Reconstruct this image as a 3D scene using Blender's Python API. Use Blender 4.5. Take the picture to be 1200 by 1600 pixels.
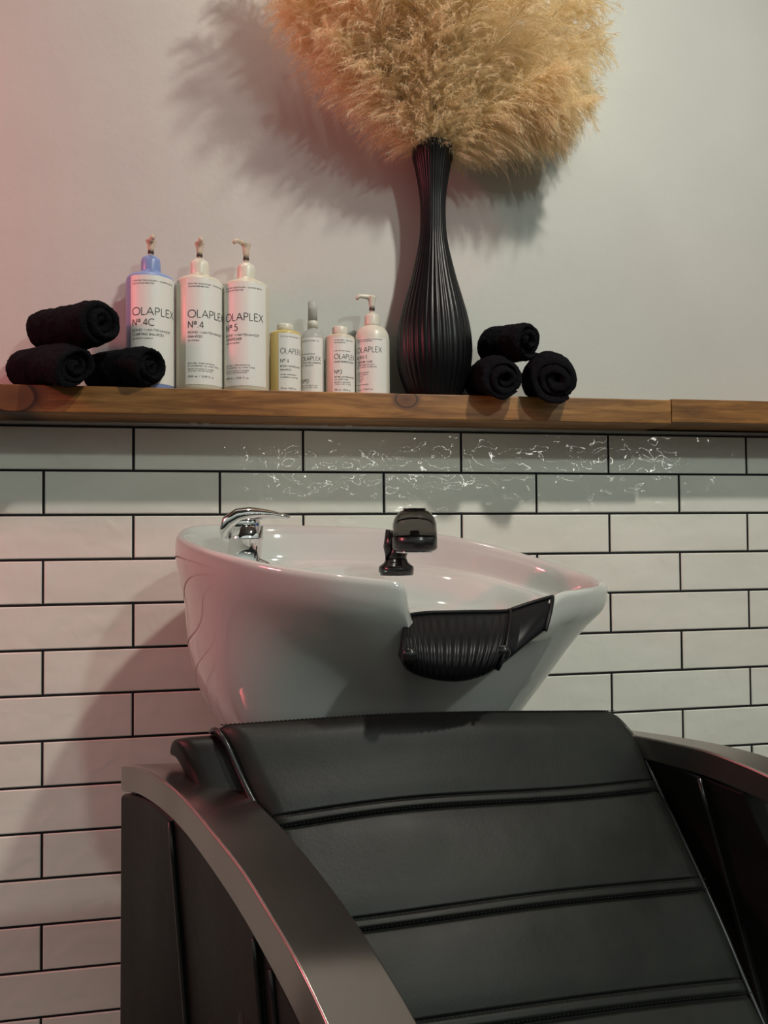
import bpy, bmesh, math, random
from mathutils import Vector, Matrix, noise
random.seed(7)
S = bpy.context.scene
for o in list(bpy.data.objects): bpy.data.objects.remove(o)
COL = S.collection
PI = math.pi
# ------------------------------------------------------------------ camera
F = 1200.0; YAW, PIT, ROL = 0.1704, 0.0261, -0.0070
CAM = Vector((0.3593, -1.4310, 1.05))
CF = Vector((math.sin(YAW)*math.cos(PIT), math.cos(YAW)*math.cos(PIT), math.sin(PIT)))
_r = Vector((math.cos(YAW), -math.sin(YAW), 0)); _u = _r.cross(CF)
CR = _r*math.cos(ROL) + _u*math.sin(ROL); CU = -_r*math.sin(ROL) + _u*math.cos(ROL)
cd = bpy.data.cameras.new('camera'); cam = bpy.data.objects.new('camera', cd); COL.objects.link(cam)
cd.sensor_fit = 'VERTICAL'; cd.sensor_height = 36; cd.lens = 36*F/1600; cd.clip_start = 0.05
cam.matrix_world = Matrix((( CR.x, CU.x, -CF.x, CAM.x), (CR.y, CU.y, -CF.y, CAM.y), (CR.z, CU.z, -CF.z, CAM.z), (0,0,0,1)))
S.camera = cam
def P(x, y, D): return CAM + D*(CF + (x-600)/F*CR - (y-800)/F*CU)      # real-world point seen at a place of the photo, D metres deep
def PY(x, y, Y):                                                       # the same, on the plane y = Y (parallel to the wall)
    d = CF + (x-600)/F*CR - (y-800)/F*CU
    return CAM + d*((Y-CAM.y)/d.y)
def PV(pts): return [P(*p) for p in pts]
# ------------------------------------------------------------------ light
w = bpy.data.worlds.new('world'); S.world = w; w.use_nodes = True
w.node_tree.nodes['Background'].inputs[0].default_value = (0.74, 0.80, 0.72, 1)
w.node_tree.nodes['Background'].inputs[1].default_value = 0.035
def lamp(name, loc, target, power, color, size, sy=None, spread=180):
    l = bpy.data.lights.new(name, 'AREA'); l.energy = power; l.color = color; l.size = size
    if sy: l.shape = 'RECTANGLE'; l.size_y = sy
    l.spread = math.radians(spread)
    o = bpy.data.objects.new(name, l); COL.objects.link(o); o.location = loc
    o.rotation_euler = (Vector(target)-Vector(loc)).to_track_quat('-Z', 'Y').to_euler()
    return o
lamp('ceiling_lamp_light', (1.30, -1.35, 2.85), (0.66, 0, 1.10), 9.8, (1.0, 0.94, 0.83), 0.09, spread=112)
lamp('ceiling_spot_light', (1.75, -3.0, 2.75), (0.5, 0, 1.2), 17, (0.88, 1.0, 0.92), 0.13)
lamp('pink_lamp_light', (-1.3, -0.55, 1.95), (0.2, 0, 1.1), 9.2, (1.0, 0.20, 0.24), 0.16)
lamp('red_neon_light', (-0.95, -0.45, 1.75), (0.3, 0, 1.2), 3.6, (1.0, 0.08, 0.14), 0.12)
lamp('overhead_light', (0.28, -0.30, 3.2), (0.4, -0.7, 0.8), 9, (1.0, 0.97, 0.85), 0.08)
lamp('led_strip_light', (1.9, -4.3, 1.55), (0.8, 0, 1.2), 2.7, (1.0, 0.97, 0.9), 3.4, 0.014)
S.view_settings.view_transform = 'Standard'; S.view_settings.look = 'None'
S.view_settings.gamma = 1; S.view_settings.use_curve_mapping = False
S.view_settings.exposure = 0.0
_wn = w.node_tree; _tc = _wn.nodes.new('ShaderNodeTexCoord'); _sx = _wn.nodes.new('ShaderNodeSeparateXYZ'); _mr = _wn.nodes.new('ShaderNodeMapRange')
_wn.links.new(_tc.outputs['Generated'], _sx.inputs[0]); _wn.links.new(_sx.outputs['Z'], _mr.inputs[0])
_mr.inputs[1].default_value = 0.05; _mr.inputs[2].default_value = 0.55; _mr.inputs[3].default_value = 0.02; _mr.inputs[4].default_value = 0.88   # dark floor side, lighter towards the ceiling
_wn.links.new(_mr.outputs[0], _wn.nodes['Background'].inputs[1])
# ------------------------------------------------------------------ materials
def mat(name, color, rough=0.5, metal=0.0, **k):
    m = bpy.data.materials.new(name); m.use_nodes = True
    b = m.node_tree.nodes['Principled BSDF']
    b.inputs['Base Color'].default_value = (*color, 1); b.inputs['Roughness'].default_value = rough
    b.inputs['Metallic'].default_value = metal
    for kk, v in k.items(): b.inputs[kk.replace('_', ' ')].default_value = v
    return m
def nd(m, t, **k):
    n = m.node_tree.nodes.new(t)
    for a, v in k.items():
        if a in n.inputs.keys() if hasattr(n.inputs, 'keys') else False: n.inputs[a].default_value = v
        else: setattr(n, a, v)
    return n
def lk(m, a, b): m.node_tree.links.new(a, b)
def bsdf(m): return m.node_tree.nodes['Principled BSDF']
def coords(m, scale=(1,1,1)):
    t = nd(m, 'ShaderNodeTexCoord'); mp = nd(m, 'ShaderNodeMapping'); mp.inputs['Scale'].default_value = scale
    lk(m, t.outputs['Object'], mp.inputs['Vector']); return mp.outputs['Vector']
def noisetex(m, vec, scale, detail=3, rough=0.5, dist=0):
    n = nd(m, 'ShaderNodeTexNoise'); n.inputs['Scale'].default_value = scale; n.inputs['Detail'].default_value = detail
    n.inputs['Roughness'].default_value = rough; n.inputs['Distortion'].default_value = dist
    lk(m, vec, n.inputs['Vector']); return n.outputs['Fac']
def ramp(m, fac, stops):
    r = nd(m, 'ShaderNodeValToRGB'); e = r.color_ramp.elements
    while len(e) < len(stops): e.new(0.5)
    for i, (p, c) in enumerate(stops): e[i].position = p; e[i].color = (*c, 1)
    lk(m, fac, r.inputs['Fac']); return r.outputs['Color']
def bump(m, fac, strength, dist, normal=None):
    b = nd(m, 'ShaderNodeBump'); b.inputs['Strength'].default_value = strength; b.inputs['Distance'].default_value = dist
    lk(m, fac, b.inputs['Height'])
    if normal: lk(m, normal, b.inputs['Normal'])
    return b.outputs['Normal']
def setn(m, n): lk(m, n, bsdf(m).inputs['Normal'])
# painted plaster
M_paint = mat('painted_plaster', (0.62, 0.62, 0.58), 0.6)
v = coords(M_paint)
n1 = noisetex(M_paint, v, 3, 5); c1 = ramp(M_paint, n1, [(0.3, (0.52, 0.53, 0.50)), (0.7, (0.57, 0.575, 0.54))])
vs = coords(M_paint, (6, 6, 14)); n2 = noisetex(M_paint, vs, 3.0, 8, 0.7, 1.5)
sc = ramp(M_paint, n2, [(0.66, (0, 0, 0)), (0.72, (1, 1, 1))])
mx = nd(M_paint, 'ShaderNodeMix', data_type='RGBA'); mx.inputs[7].default_value = (0.50, 0.46, 0.36, 1)
ml = nd(M_paint, 'ShaderNodeMath', operation='MULTIPLY'); ml.inputs[1].default_value = 0.35
lk(M_paint, sc, ml.inputs[0]); lk(M_paint, ml.outputs[0], mx.inputs[0]); lk(M_paint, c1, mx.inputs[6])
lk(M_paint, mx.outputs[2], bsdf(M_paint).inputs['Base Color'])
setn(M_paint, bump(M_paint, noisetex(M_paint, v, 60, 4), 0.25, 0.002, bump(M_paint, noisetex(M_paint, v, 6, 2), 0.3, 0.006)))
# glazed tile
M_tile = mat('glazed_white_tile', (0.66, 0.65, 0.62), 0.018, IOR=1.5)
v = coords(M_tile, (1, 1, 3)); lk(M_tile, ramp(M_tile, noisetex(M_tile, v, 5, 3), [(0.3, (0.78, 0.775, 0.70)), (0.7, (0.87, 0.865, 0.79))]), bsdf(M_tile).inputs['Base Color'])
v1 = coords(M_tile)
setn(M_tile, bump(M_tile, noisetex(M_tile, v1, 30, 1.0, 0.4, 0.5), 1.0, 0.0016))
M_grout = mat('black_grout', (0.003, 0.003, 0.005), 0.9)
M_metal_trim = mat('aluminium_trim', (0.75, 0.75, 0.72), 0.35, 0.6)
M_floor = mat('dark_floor', (0.10, 0.09, 0.08), 0.5)
M_ceil = mat('ceiling_paint', (0.22, 0.20, 0.19), 0.8)
# wood
def wood(name, knots):
    m = mat(name, (0.3, 0.15, 0.06), 0.42)
    v = coords(m, (1.2, 14, 14))
    g = noisetex(m, v, 5, 8, 0.65, 0.8)
    c = ramp(m, g, [(0.25, (0.10, 0.043, 0.012)), (0.45, (0.25, 0.115, 0.030)), (0.6, (0.38, 0.19, 0.055)), (0.8, (0.48, 0.26, 0.085))])
    v2 = coords(m, (2.5, 6, 6)); p = noisetex(m, v2, 2.2, 3)
    tint = ramp(m, p, [(0.35, (0.72, 0.66, 0.60)), (0.65, (1.15, 1.1, 1.05))])
    mu = nd(m, 'ShaderNodeMix', data_type='RGBA', blend_type='MULTIPLY'); mu.inputs[0].default_value = 1
    lk(m, c, mu.inputs[6]); lk(m, tint, mu.inputs[7]); out = mu.outputs[2]
    for kx, kz, kr in knots:      # knots at their own places along the plank
        t = nd(m, 'ShaderNodeTexCoord'); s = nd(m, 'ShaderNodeVectorMath', operation='SUBTRACT'); s.inputs[1].default_value = (kx, 0, kz)
        lk(m, t.outputs['Object'], s.inputs[0]); sca = nd(m, 'ShaderNodeVectorMath', operation='MULTIPLY'); sca.inputs[1].default_value = (1, 0, 1.35)
        lk(m, s.outputs[0], sca.inputs[0]); ln = nd(m, 'ShaderNodeVectorMath', operation='LENGTH'); lk(m, sca.outputs[0], ln.inputs[0])
        dv = nd(m, 'ShaderNodeMath', operation='DIVIDE'); dv.inputs[1].default_value = kr; lk(m, ln.outputs['Value'], dv.inputs[0])
        kc = ramp(m, dv.outputs[0], [(0.0, (0.10, 0.035, 0.012)), (0.55, (0.16, 0.06, 0.018)), (0.62, (0.03, 0.012, 0.006)), (0.75, (0.15, 0.06, 0.02))])
        fac = nd(m, 'ShaderNodeMapRange'); fac.inputs[1].default_value = 1.0; fac.inputs[2].default_value = 0.75
        lk(m, dv.outputs[0], fac.inputs[0])
        q = nd(m, 'ShaderNodeMix', data_type='RGBA'); lk(m, fac.outputs[0], q.inputs[0]); lk(m, out, q.inputs[6]); lk(m, kc, q.inputs[7]); out = q.outputs[2]
    lk(m, out, bsdf(m).inputs['Base Color'])
    setn(m, bump(m, g, 0.25, 0.001))
    return m
# others
M_vase = mat('matt_black_ceramic', (0.004, 0.004, 0.005), 0.34, Specular_IOR_Level=0.25)
M_towel = mat('black_terry', (0.0075, 0.0075, 0.010), 0.95, Specular_IOR_Level=0.08)
v = coords(M_towel); setn(M_towel, bump(M_towel, noisetex(M_towel, v, 420, 3, 0.7), 1.0, 0.004, bump(M_towel, noisetex(M_towel, v, 120, 3), 0.8, 0.006)))
M_porc = mat('white_porcelain', (0.53, 0.54, 0.515), 0.06, IOR=1.5, Coat_Weight=0.4)
M_chrome = mat('chrome', (0.80, 0.80, 0.80), 0.06, 1.0)
M_rubber = mat('black_rubber', (0.005, 0.005, 0.006), 0.34, Specular_IOR_Level=0.2)
M_blackpl = mat('black_plastic', (0.010, 0.010, 0.011), 0.22)
M_dome = mat('smoked_clear_plastic', (0.36, 0.34, 0.33), 0.02, Transmission_Weight=1.0, IOR=1.15)
M_steel = mat('brushed_steel', (0.34, 0.30, 0.285), 0.27, 1.0)
v = coords(M_steel, (3, 3, 3)); vb = coords(M_steel, (400, 400, 8))
def leather(name, col, rough):
    m = mat(name, col, rough, Specular_IOR_Level=0.3)
    v = coords(m); a = noisetex(m, v, 260, 4, 0.6); b = noisetex(m, v, 9, 3)
    c = noisetex(m, v, 5, 5, 0.65)
    lk(m, ramp(m, c, [(0.35, tuple(x*0.65 for x in col)), (0.7, tuple(x*1.7 for x in col))]), bsdf(m).inputs['Base Color'])
    lk(m, ramp(m, c, [(0.3, (rough-.04,)*3), (0.7, (rough+.10,)*3)]), bsdf(m).inputs['Roughness'])
    setn(m, bump(m, a, 0.22, 0.0008, bump(m, b, 0.35, 0.006)))
    return m
M_leather = leather('black_leatherette', (0.010, 0.011, 0.009), 0.46)
M_leather2 = leather('black_side_leatherette', (0.008, 0.008, 0.007), 0.46)
M_pipe = mat('black_piping', (0.012, 0.012, 0.012), 0.28)
M_thread = mat('black_thread', (0.006, 0.006, 0.006), 0.8)
M_label = mat('white_label', (0.78, 0.76, 0.72), 0.45)
M_ink = mat('black_ink', (0.02, 0.02, 0.022), 0.6)
M_blue = mat('pale_blue_plastic', (0.22, 0.30, 0.56), 0.33)
M_cream = mat('cream_plastic', (0.62, 0.58, 0.47), 0.35, Subsurface_Weight=0.1, Subsurface_Radius=(.01, .01, .01))
M_white = mat('milky_white_plastic', (0.70, 0.67, 0.58), 0.33, Subsurface_Weight=0.1, Subsurface_Radius=(.01, .01, .01))
M_yellow = mat('amber_shampoo_plastic', (0.66, 0.50, 0.19), 0.28)
M_frost = mat('frosted_clear_plastic', (0.78, 0.76, 0.74), 0.22, Transmission_Weight=0.55, IOR=1.2)
M_clear = mat('clear_plastic', (0.86, 0.74, 0.60), 0.12, Transmission_Weight=0.45, IOR=1.25)
M_pump = mat('grey_spring', (0.10, 0.08, 0.07), 0.4, 0.5)
M_grass = mat('pampas_fibre', (0.60, 0.43, 0.24), 0.85)
_g = nd(M_grass, 'ShaderNodeObjectInfo')
lk(M_grass, ramp(M_grass, _g.outputs['Random'], [(0.0, (0.94, 0.81, 0.54)), (0.5, (0.97, 0.86, 0.62)), (1.0, (0.97, 0.80, 0.56))]), bsdf(M_grass).inputs['Base Color'])
_t = nd(M_grass, 'ShaderNodeBsdfTranslucent'); _t.inputs[0].default_value = (0.96, 0.84, 0.60, 1)
_m = nd(M_grass, 'ShaderNodeMixShader'); _m.inputs[0].default_value = 0.5
lk(M_grass, bsdf(M_grass).outputs[0], _m.inputs[1]); lk(M_grass, _t.outputs[0], _m.inputs[2])
lk(M_grass, _m.outputs[0], M_grass.node_tree.nodes['Material Output'].inputs[0])
M_stem = mat('pampas_stem', (0.42, 0.32, 0.16), 0.7)
M_red = mat('red_dot', (0.5, 0.02, 0.02), 0.3)
M_dotblue = mat('blue_dot', (0.02, 0.05, 0.2), 0.3)
# ------------------------------------------------------------------ helpers
def link(name, bm, m, parent=None, smooth=True, origin=None):
    bmesh.ops.recalc_face_normals(bm, faces=bm.faces[:])
    return link_me(name, bm, m, parent, smooth, origin)
def link_me(name, bm, m, parent=None, smooth=True, origin=None):
    me = bpy.data.meshes.new(name)
    if origin is not None: bmesh.ops.translate(bm, verts=bm.verts[:], vec=-Vector(origin))
    bm.to_mesh(me); bm.free(); me.materials.append(m)
    if smooth:
        for p in me.polygons: p.use_smooth = True
    o = bpy.data.objects.new(name, me); COL.objects.link(o)
    if parent is not None:
        o.parent = parent
        if origin is not None: o.location = Vector(origin)
    elif origin is not None: o.location = Vector(origin)
    return o
def root(name, loc, label, cat, group=None, rz=0):
    o = bpy.data.objects.new(name, None); COL.objects.link(o); o.location = loc; o.rotation_euler = (0, 0, rz)
    o.empty_display_size = 0.05
    o['label'] = label; o['category'] = cat
    if group: o['group'] = group
    return o
def wpart(name, bm, m, parent, smooth=True):
    """part whose mesh is in world coordinates, parent an un-rotated Empty"""
    bmesh.ops.translate(bm, verts=bm.verts[:], vec=-wloc(parent))
    return link(name, bm, m, parent, smooth)
def wloc(o):
    l = Vector(o.location)
    while o.parent: o = o.parent; l += Vector(o.location)
    return l
def sub(o, lv=1):
    md = o.modifiers.new('sub', 'SUBSURF'); md.levels = lv; md.render_levels = lv; return o
def bev(o, w_, seg=3, ang=35):
    md = o.modifiers.new('bevel', 'BEVEL'); md.width = w_; md.segments = seg; md.limit_method = 'ANGLE'; md.angle_limit = math.radians(ang)
    for p in o.data.polygons: p.use_smooth = True
    md2 = o.modifiers.new('wn', 'WEIGHTED_NORMAL'); md2.keep_sharp = True
    return o
def box(bm, a, b):
    vs = [bm.verts.new((x, y, z)) for x in (a[0], b[0]) for y in (a[1], b[1]) for z in (a[2], b[2])]
    for f in ((0,1,3,2),(4,6,7,5),(0,4,5,1),(2,3,7,6),(0,2,6,4),(1,5,7,3)): bm.faces.new([vs[i] for i in f])
def cr(pts, n, closed=False):
    """Catmull-Rom through pts (any dim Vectors)"""
    pts = [Vector(p) for p in pts]; N = len(pts); out = []
    m = N if closed else N-1
    for k in range(n if closed else n+1):
        t = k*m/n; i = min(int(t), m-1); f = t-i
        if closed: a, b, c, d = pts[(i-1) % N], pts[i % N], pts[(i+1) % N], pts[(i+2) % N]
        else:
            b, c = pts[i], pts[i+1]
            a = pts[i-1] if i > 0 else b*2-c
            d = pts[i+2] if i+2 < N else c*2-b
        out.append(0.5*((2*b)+(c-a)*f+(2*a-5*b+4*c-d)*f*f+(3*b-a-3*c+d)*f*f*f))
    return out
def interp(xs, ys, x):
    if x <= xs[0]: return ys[0]
    for i in range(len(xs)-1):
        if x <= xs[i+1]: return ys[i]+(ys[i+1]-ys[i])*(x-xs[i])/(xs[i+1]-xs[i])
    return ys[-1]
def loft(bm, rings, closed=True, cap0=True, cap1=True):
    vr = [[bm.verts.new(p) for p in r] for r in rings]; n = len(rings[0])
    for a, b in zip(vr[:-1], vr[1:]):
        for i in range(n if closed else n-1):
            j = (i+1) % n
            try: bm.faces.new((a[i], a[j], b[j], b[i]))
            except ValueError: pass
    if cap0: bm.faces.new(vr[0][::-1])
    if cap1: bm.faces.new(vr[-1])
    return vr
def lathe(bm, prof, n=32, c=(0, 0, 0), flute=None):
    rings = []
    for r, z in prof:
        rings.append([Vector((c[0]+(r*(1+(flute(a, z) if flute else 0)))*math.cos(a), c[1]+(r*(1+(flute(a, z) if flute else 0)))*math.sin(a), c[2]+z)) for a in [2*PI*i/n for i in range(n)]])
    loft(bm, rings, True, prof[0][0] > 0.0005, prof[-1][0] > 0.0005)
def tube(bm, pts, rad, n=10, up=Vector((0, 0, 1)), flat=1.0):
    pts = [Vector(p) for p in pts]; rings = []
    for i, p in enumerate(pts):
        t = (pts[min(i+1, len(pts)-1)]-pts[max(i-1, 0)]).normalized()
        a = t.cross(up)
        if a.length < 1e-3: a = t.cross(Vector((1, 0, 0)))
        a.normalize(); b = a.cross(t)
        r = rad[i] if isinstance(rad, (list, tuple)) else rad
        rings.append([p+a*r*math.cos(q)+b*r*flat*math.sin(q) for q in [2*PI*k/n for k in range(n)]])
    loft(bm, rings)
def struct(o): o['kind'] = 'structure'; return o
# ------------------------------------------------------------------ stroke lettering
def arc(cx, cy, rx, ry, a0, a1, n=14): return [(cx+rx*math.cos(math.radians(a0+(a1-a0)*i/n)), cy+ry*math.sin(math.radians(a0+(a1-a0)*i/n))) for i in range(n+1)]
G = {
 'A': (.80, [[(0,0),(.40,1),(.80,0)],[(.14,.34),(.66,.34)]]),
 'B': (.58, [[(.04,0),(.04,1),(.28,1)]+arc(.28,.76,.22,.24,90,-90)+[(.04,.52)],[(.28,.52)]+arc(.28,.26,.28,.26,90,-90)+[(.04,0)]]),
 'C': (.86, [arc(.5,.5,.5,.5,48,312,20)]),
 'D': (.74, [[(.04,0),(.04,1),(.26,1)]+arc(.26,.5,.48,.5,90,-90)+[(.04,0)]]),
 'E': (.52, [[(.52,1),(.04,1),(.04,0),(.52,0)],[(.04,.52),(.48,.52)]]),
 'F': (.50, [[(.50,1),(.04,1),(.04,0)],[(.04,.52),(.46,.52)]]),
 'G': (.98, [arc(.5,.5,.5,.5,48,360,22)+[(.55,.5)]]),
 'H': (.70, [[(.04,0),(.04,1)],[(.66,0),(.66,1)],[(.04,.52),(.66,.52)]]),
 'I': (.10, [[(.05,0),(.05,1)]]),
 'J': (.40, [[(.36,1),(.36,.2)]+arc(.18,.2,.18,.2,0,-150,8)]),
 'K': (.62, [[(.04,0),(.04,1)],[(.58,1),(.06,.5),(.62,0)]]),
 'L': (.46, [[(.04,1),(.04,0),(.46,0)]]),
 'M': (.90, [[(.02,0),(.14,1),(.45,.2),(.76,1),(.88,0)]]),
 'N': (.74, [[(.04,0),(.04,1),(.70,0),(.70,1)]]),
 'O': (1.0, [arc(.5,.5,.5,.5,0,360,26)]),
 'P': (.56, [[(.04,0),(.04,1),(.28,1)]+arc(.28,.74,.26,.26,90,-90)+[(.04,.48)]]),
 'Q': (1.0, [arc(.5,.5,.5,.5,0,360,24),[(.6,.3),(.95,-.02)]]),
 'R': (.58, [[(.04,0),(.04,1),(.28,1)]+arc(.28,.74,.26,.26,90,-90)+[(.04,.48)],[(.28,.48),(.58,0)]]),
 'S': (.50, [arc(.25,.75,.20,.25,30,270,12)+arc(.25,.25,.24,.25,90,-160,12)]),
 'T': (.56, [[(0,1),(.56,1)],[(.28,1),(.28,0)]]),
 'U': (.66, [[(.04,1),(.04,.3)]+arc(.33,.3,.29,.3,180,360,12)+[(.62,1)]]),
 'V': (.72, [[(0,1),(.36,0),(.72,1)]]),
 'W': (1.1, [[(0,1),(.28,0),(.55,.9),(.82,0),(1.1,1)]]),
 'X': (.66, [[(0,0),(.62,1)],[(.03,1),(.66,0)]]),
 'Y': (.62, [[(0,1),(.31,.5),(.62,1)],[(.31,.5),(.31,0)]]),
 'Z': (.60, [[(.04,1),(.58,1),(.02,0),(.60,0)]]),
 '0': (.60, [arc(.3,.5,.28,.5,0,360,22)]),
 '1': (.30, [[(.02,.80),(.2,1),(.2,0)]]),
 '2': (.54, [arc(.27,.72,.25,.28,165,-35,12)+[(.02,0),(.54,0)]]),
 '3': (.52, [arc(.25,.76,.21,.24,150,-90,12)+arc(.25,.27,.25,.27,90,-150,12)]),
 '4': (.62, [[(.46,0),(.46,1),(0,.26),(.62,.26)]]),
 '5': (.54, [[(.48,1),(.14,1),(.06,.56)]+arc(.24,.31,.28,.31,120,-150,14)]),
 '8': (.52, [arc(.26,.76,.21,.24,-90,270,16),arc(.26,.27,.25,.27,90,450,16)]),
 '.': (.12, [[(.04,0),(.04,.08)]]), ',': (.12, [[(.06,.08),(.02,-.12)]]), '-': (.34, [[(.03,.42),(.31,.42)]]),
 '/': (.44, [[(0,-.05),(.44,1.05)]]), '+': (.5, [[(0,.5),(.5,.5)],[(.25,.25),(.25,.75)]]),
 '&': (.70, [[(.68,0),(.16,.72)]+arc(.31,.80,.17,.20,200,-20,10)+[(.08,.38)]+arc(.25,.24,.22,.24,140,310,10)+[(.66,.46)]]),
 '*': (.16, [arc(.1,.88,.09,.09,0,360,8)]),           # small raised ring
 'o': (.50, [arc(.25,.25,.24,.26,0,360,14)]), 'm': (.72, [[(.04,0),(.04,.5)],arc(.2,.3,.16,.2,180,0,6)+[(.36,0)],arc(.52,.3,.16,.2,180,0,6)+[(.68,0)]]),
 'f': (.30, [arc(.24,.84,.12,.14,60,180,6)+[(.12,0)],[(0,.55),(.26,.55)]]), 'l': (.10, [[(.05,0),(.05,1)]]), 'z': (.42, [[(.02,.5),(.4,.5),(.02,0),(.42,0)]]),
 '#': (.42, [arc(.20,.74,.17,.20,0,360,14),[(.37,.94),(.37,.52)]]),            # raised small a/o of the number sign
 ' ': (.32, []),
}
def text_strokes(s, h, track=0.16, width=None):
    x = 0; out = []
    for ch in s:
        wd, st = G.get(ch, G[' '])
        for pl in st: out.append([(x+px, py) for px, py in pl])
        x += wd+track
    x -= track
    k = h*(1.0 if width is None else width/(x*h))
    return [[(px*k, py*h) for px, py in pl] for pl in out], x*k
def write(bm, s, x0, z0, h, wt, place, width=None, track=0.16):
    """lettering as thin printed strips; place(x, z) gives the point on the label"""
    st, wdt = text_strokes(s, h, track, width)
    for pl in st:
        fine = []
        for (a, b) in zip(pl[:-1], pl[1:]):
            n = max(1, int(math.hypot(b[0]-a[0], b[1]-a[1])/0.002))
            for i in range(n): fine.append((a[0]+(b[0]-a[0])*i/n, a[1]+(b[1]-a[1])*i/n))
        fine.append(pl[-1])
        L, R = [], []
        for i, p in enumerate(fine):
            q0 = fine[max(i-1, 0)]; q1 = fine[min(i+1, len(fine)-1)]
            dx, dz = q1[0]-q0[0], q1[1]-q0[1]; l = math.hypot(dx, dz) or 1
            nx, nz = -dz/l*wt/2, dx/l*wt/2
            L.append(bm.verts.new(place(x0+p[0]+nx, z0+p[1]+nz))); R.append(bm.verts.new(place(x0+p[0]-nx, z0+p[1]-nz)))
        for i in range(len(fine)-1): bm.faces.new((L[i], L[i+1], R[i+1], R[i]))
# ================================================================== STRUCTURE
TZ = 1.05+0.1907                    # top line of the tiling
TH, TW = 0.0785, 0.302
bm = bmesh.new(); box(bm, (-3, 0, 0), (4, 0.15, 3.5)); struct(link('wall_back', bm, M_paint, smooth=False))
bm = bmesh.new(); box(bm, (-3, -4.5, -0.1), (4, 0.15, 0)); struct(link('floor', bm, M_floor, smooth=False))
bm = bmesh.new(); box(bm, (-3, -3.6, 3.5), (4, 0.15, 3.6)); struct(link('ceiling', bm, M_ceil, smooth=False))
# grout bed + tiles
bm = bmesh.new(); box(bm, (-3, -0.0066, 0), (4, 0.002, TZ)); gb = struct(link('wall_back_grout', bm, M_grout, smooth=False))
rt = random.Random(3)
bm = bmesh.new(); g = 0.0022
for row in range(16):
    z1 = TZ-row*TH-g; z0 = TZ-(row+1)*TH+g
    if z1 < 0.05: break
    z0 = max(z0, 0.002)
    k0 = -8; off = 0.151 if row % 2 == 0 else 0
    for k in range(k0, 12):
        xa = off+k*TW+g+rt.uniform(-.0004, .0004); xb = off+(k+1)*TW-g
        if xb < -2.9 or xa > 3.9: continue
        yy = -0.0085; tl = [rt.uniform(-.0005, .0005) for _ in range(4)]; e = 0.0016
        front = [bm.verts.new((x, yy+tl[i], z)) for i, (x, z) in enumerate(((xa+e, z0+e), (xb-e, z0+e), (xb-e, z1-e), (xa+e, z1-e)))]
        mid = [bm.verts.new((x, yy+0.0012, z)) for (x, z) in ((xa, z0), (xb, z0), (xb, z1), (xa, z1))]
        back = [bm.verts.new((x, 0.0, z)) for (x, z) in ((xa, z0), (xb, z0), (xb, z1), (xa, z1))]
        bm.faces.new(front)
        for A, B in ((front, mid), (mid, back)):
            for i in range(4): bm.faces.new((A[i], A[(i+1) % 4], B[(i+1) % 4], B[i]))
struct(link('wall_back_tiles', bm, M_tile, smooth=False))
bm = bmesh.new(); box(bm, (-3, -0.0125, TZ+0.0022), (4, 0, TZ+0.0052)); struct(link('trim_1', bm, M_metal_trim, smooth=False))
# ================================================================== SHELF
SD = 0.12
SZ1 = PY(600, 614, -SD).z; SZ0 = PY(600, 654, -SD).z
xj = PY(1049, 640, -SD).x
def plank(x0, x1, dz, dy, m, label):
    bm = bmesh.new()
    box(bm, (0, -SD+dy, SZ0+dz), (x1-x0, -0.0005, SZ1+dz))
    o = link('shelf_plank', bm, m, smooth=False); o.location = (x0, 0, 0); bev(o, 0.0022, 2)
    o['label'] = label; o['category'] = 'shelf'; return o
XK = PY(635, 627, -SD).x
plank(-2.6, xj, 0, 0, wood('pine_long', [(XK+2.6, SZ1-0.010, 0.030), (PY(20, 625, -SD).x+2.6, SZ1-0.02, 0.055)]), 'long brown wooden shelf plank with knots, carrying the bottles, vase and towels')
plank(xj+0.003, 2.6, 0.0030, 0.004, wood('pine_short', []), 'separate brown wooden shelf plank butting against the long one at the right edge')
bm = bmesh.new(); box(bm, (-3, -0.022, TZ+0.0054), (4, 0, SZ0-0.0002)); struct(link('trim_2', bm, M_paint, smooth=False))
# small brackets under the shelf
for px in (304, 323, 505, 543):
    p = PY(px, 664, -0.004); bm = bmesh.new(); box(bm, (p.x-0.0016, -0.03, TZ+0.006), (p.x+0.0016, -0.001, SZ0)); box(bm, (p.x-0.006, -0.03, SZ0-0.0012), (p.x+0.006, -0.001, SZ0-0.0001))
    o = link('shelf_bracket', bm, M_metal_trim, smooth=False, origin=(p.x, -0.015, TZ+0.006)); o['group'] = 'small brackets under the shelf'
    o['label'] = 'tiny metal bracket tucked under the wooden shelf above the tiles'; o['category'] = 'bracket'
# ================================================================== BOTTLES
def label_patch(parent, r, zb, zt, a0, a1):
    bm = bmesh.new(); n = 24; rr = r+0.0004
    va = [bm.verts.new((rr*math.sin(a0+(a1-a0)*i/n), -rr*math.cos(a0+(a1-a0)*i/n), zb)) for i in range(n+1)]
    vb_ = [bm.verts.new((v_.co.x, v_.co.y, zt)) for v_ in va]
    for i in range(n): bm.faces.new((va[i], va[i+1], vb_[i+1], vb_[i]))
    return link_me('label', bm, M_label, parent)
def lettering(parent, lines, r, zb, zt, a0):
    rr = r+0.0008; H = zt-zb
    pl = lambda x, z: Vector((rr*math.sin(a0+x/rr), -rr*math.cos(a0+x/rr), z))
    for (s, fx, fz, h, wt, wd) in lines:
        bm = bmesh.new(); write(bm, s, fx+0.0008, zb+fz*H, h, wt*1.15, pl, wd); link_me('lettering', bm, M_ink, parent)
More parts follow.
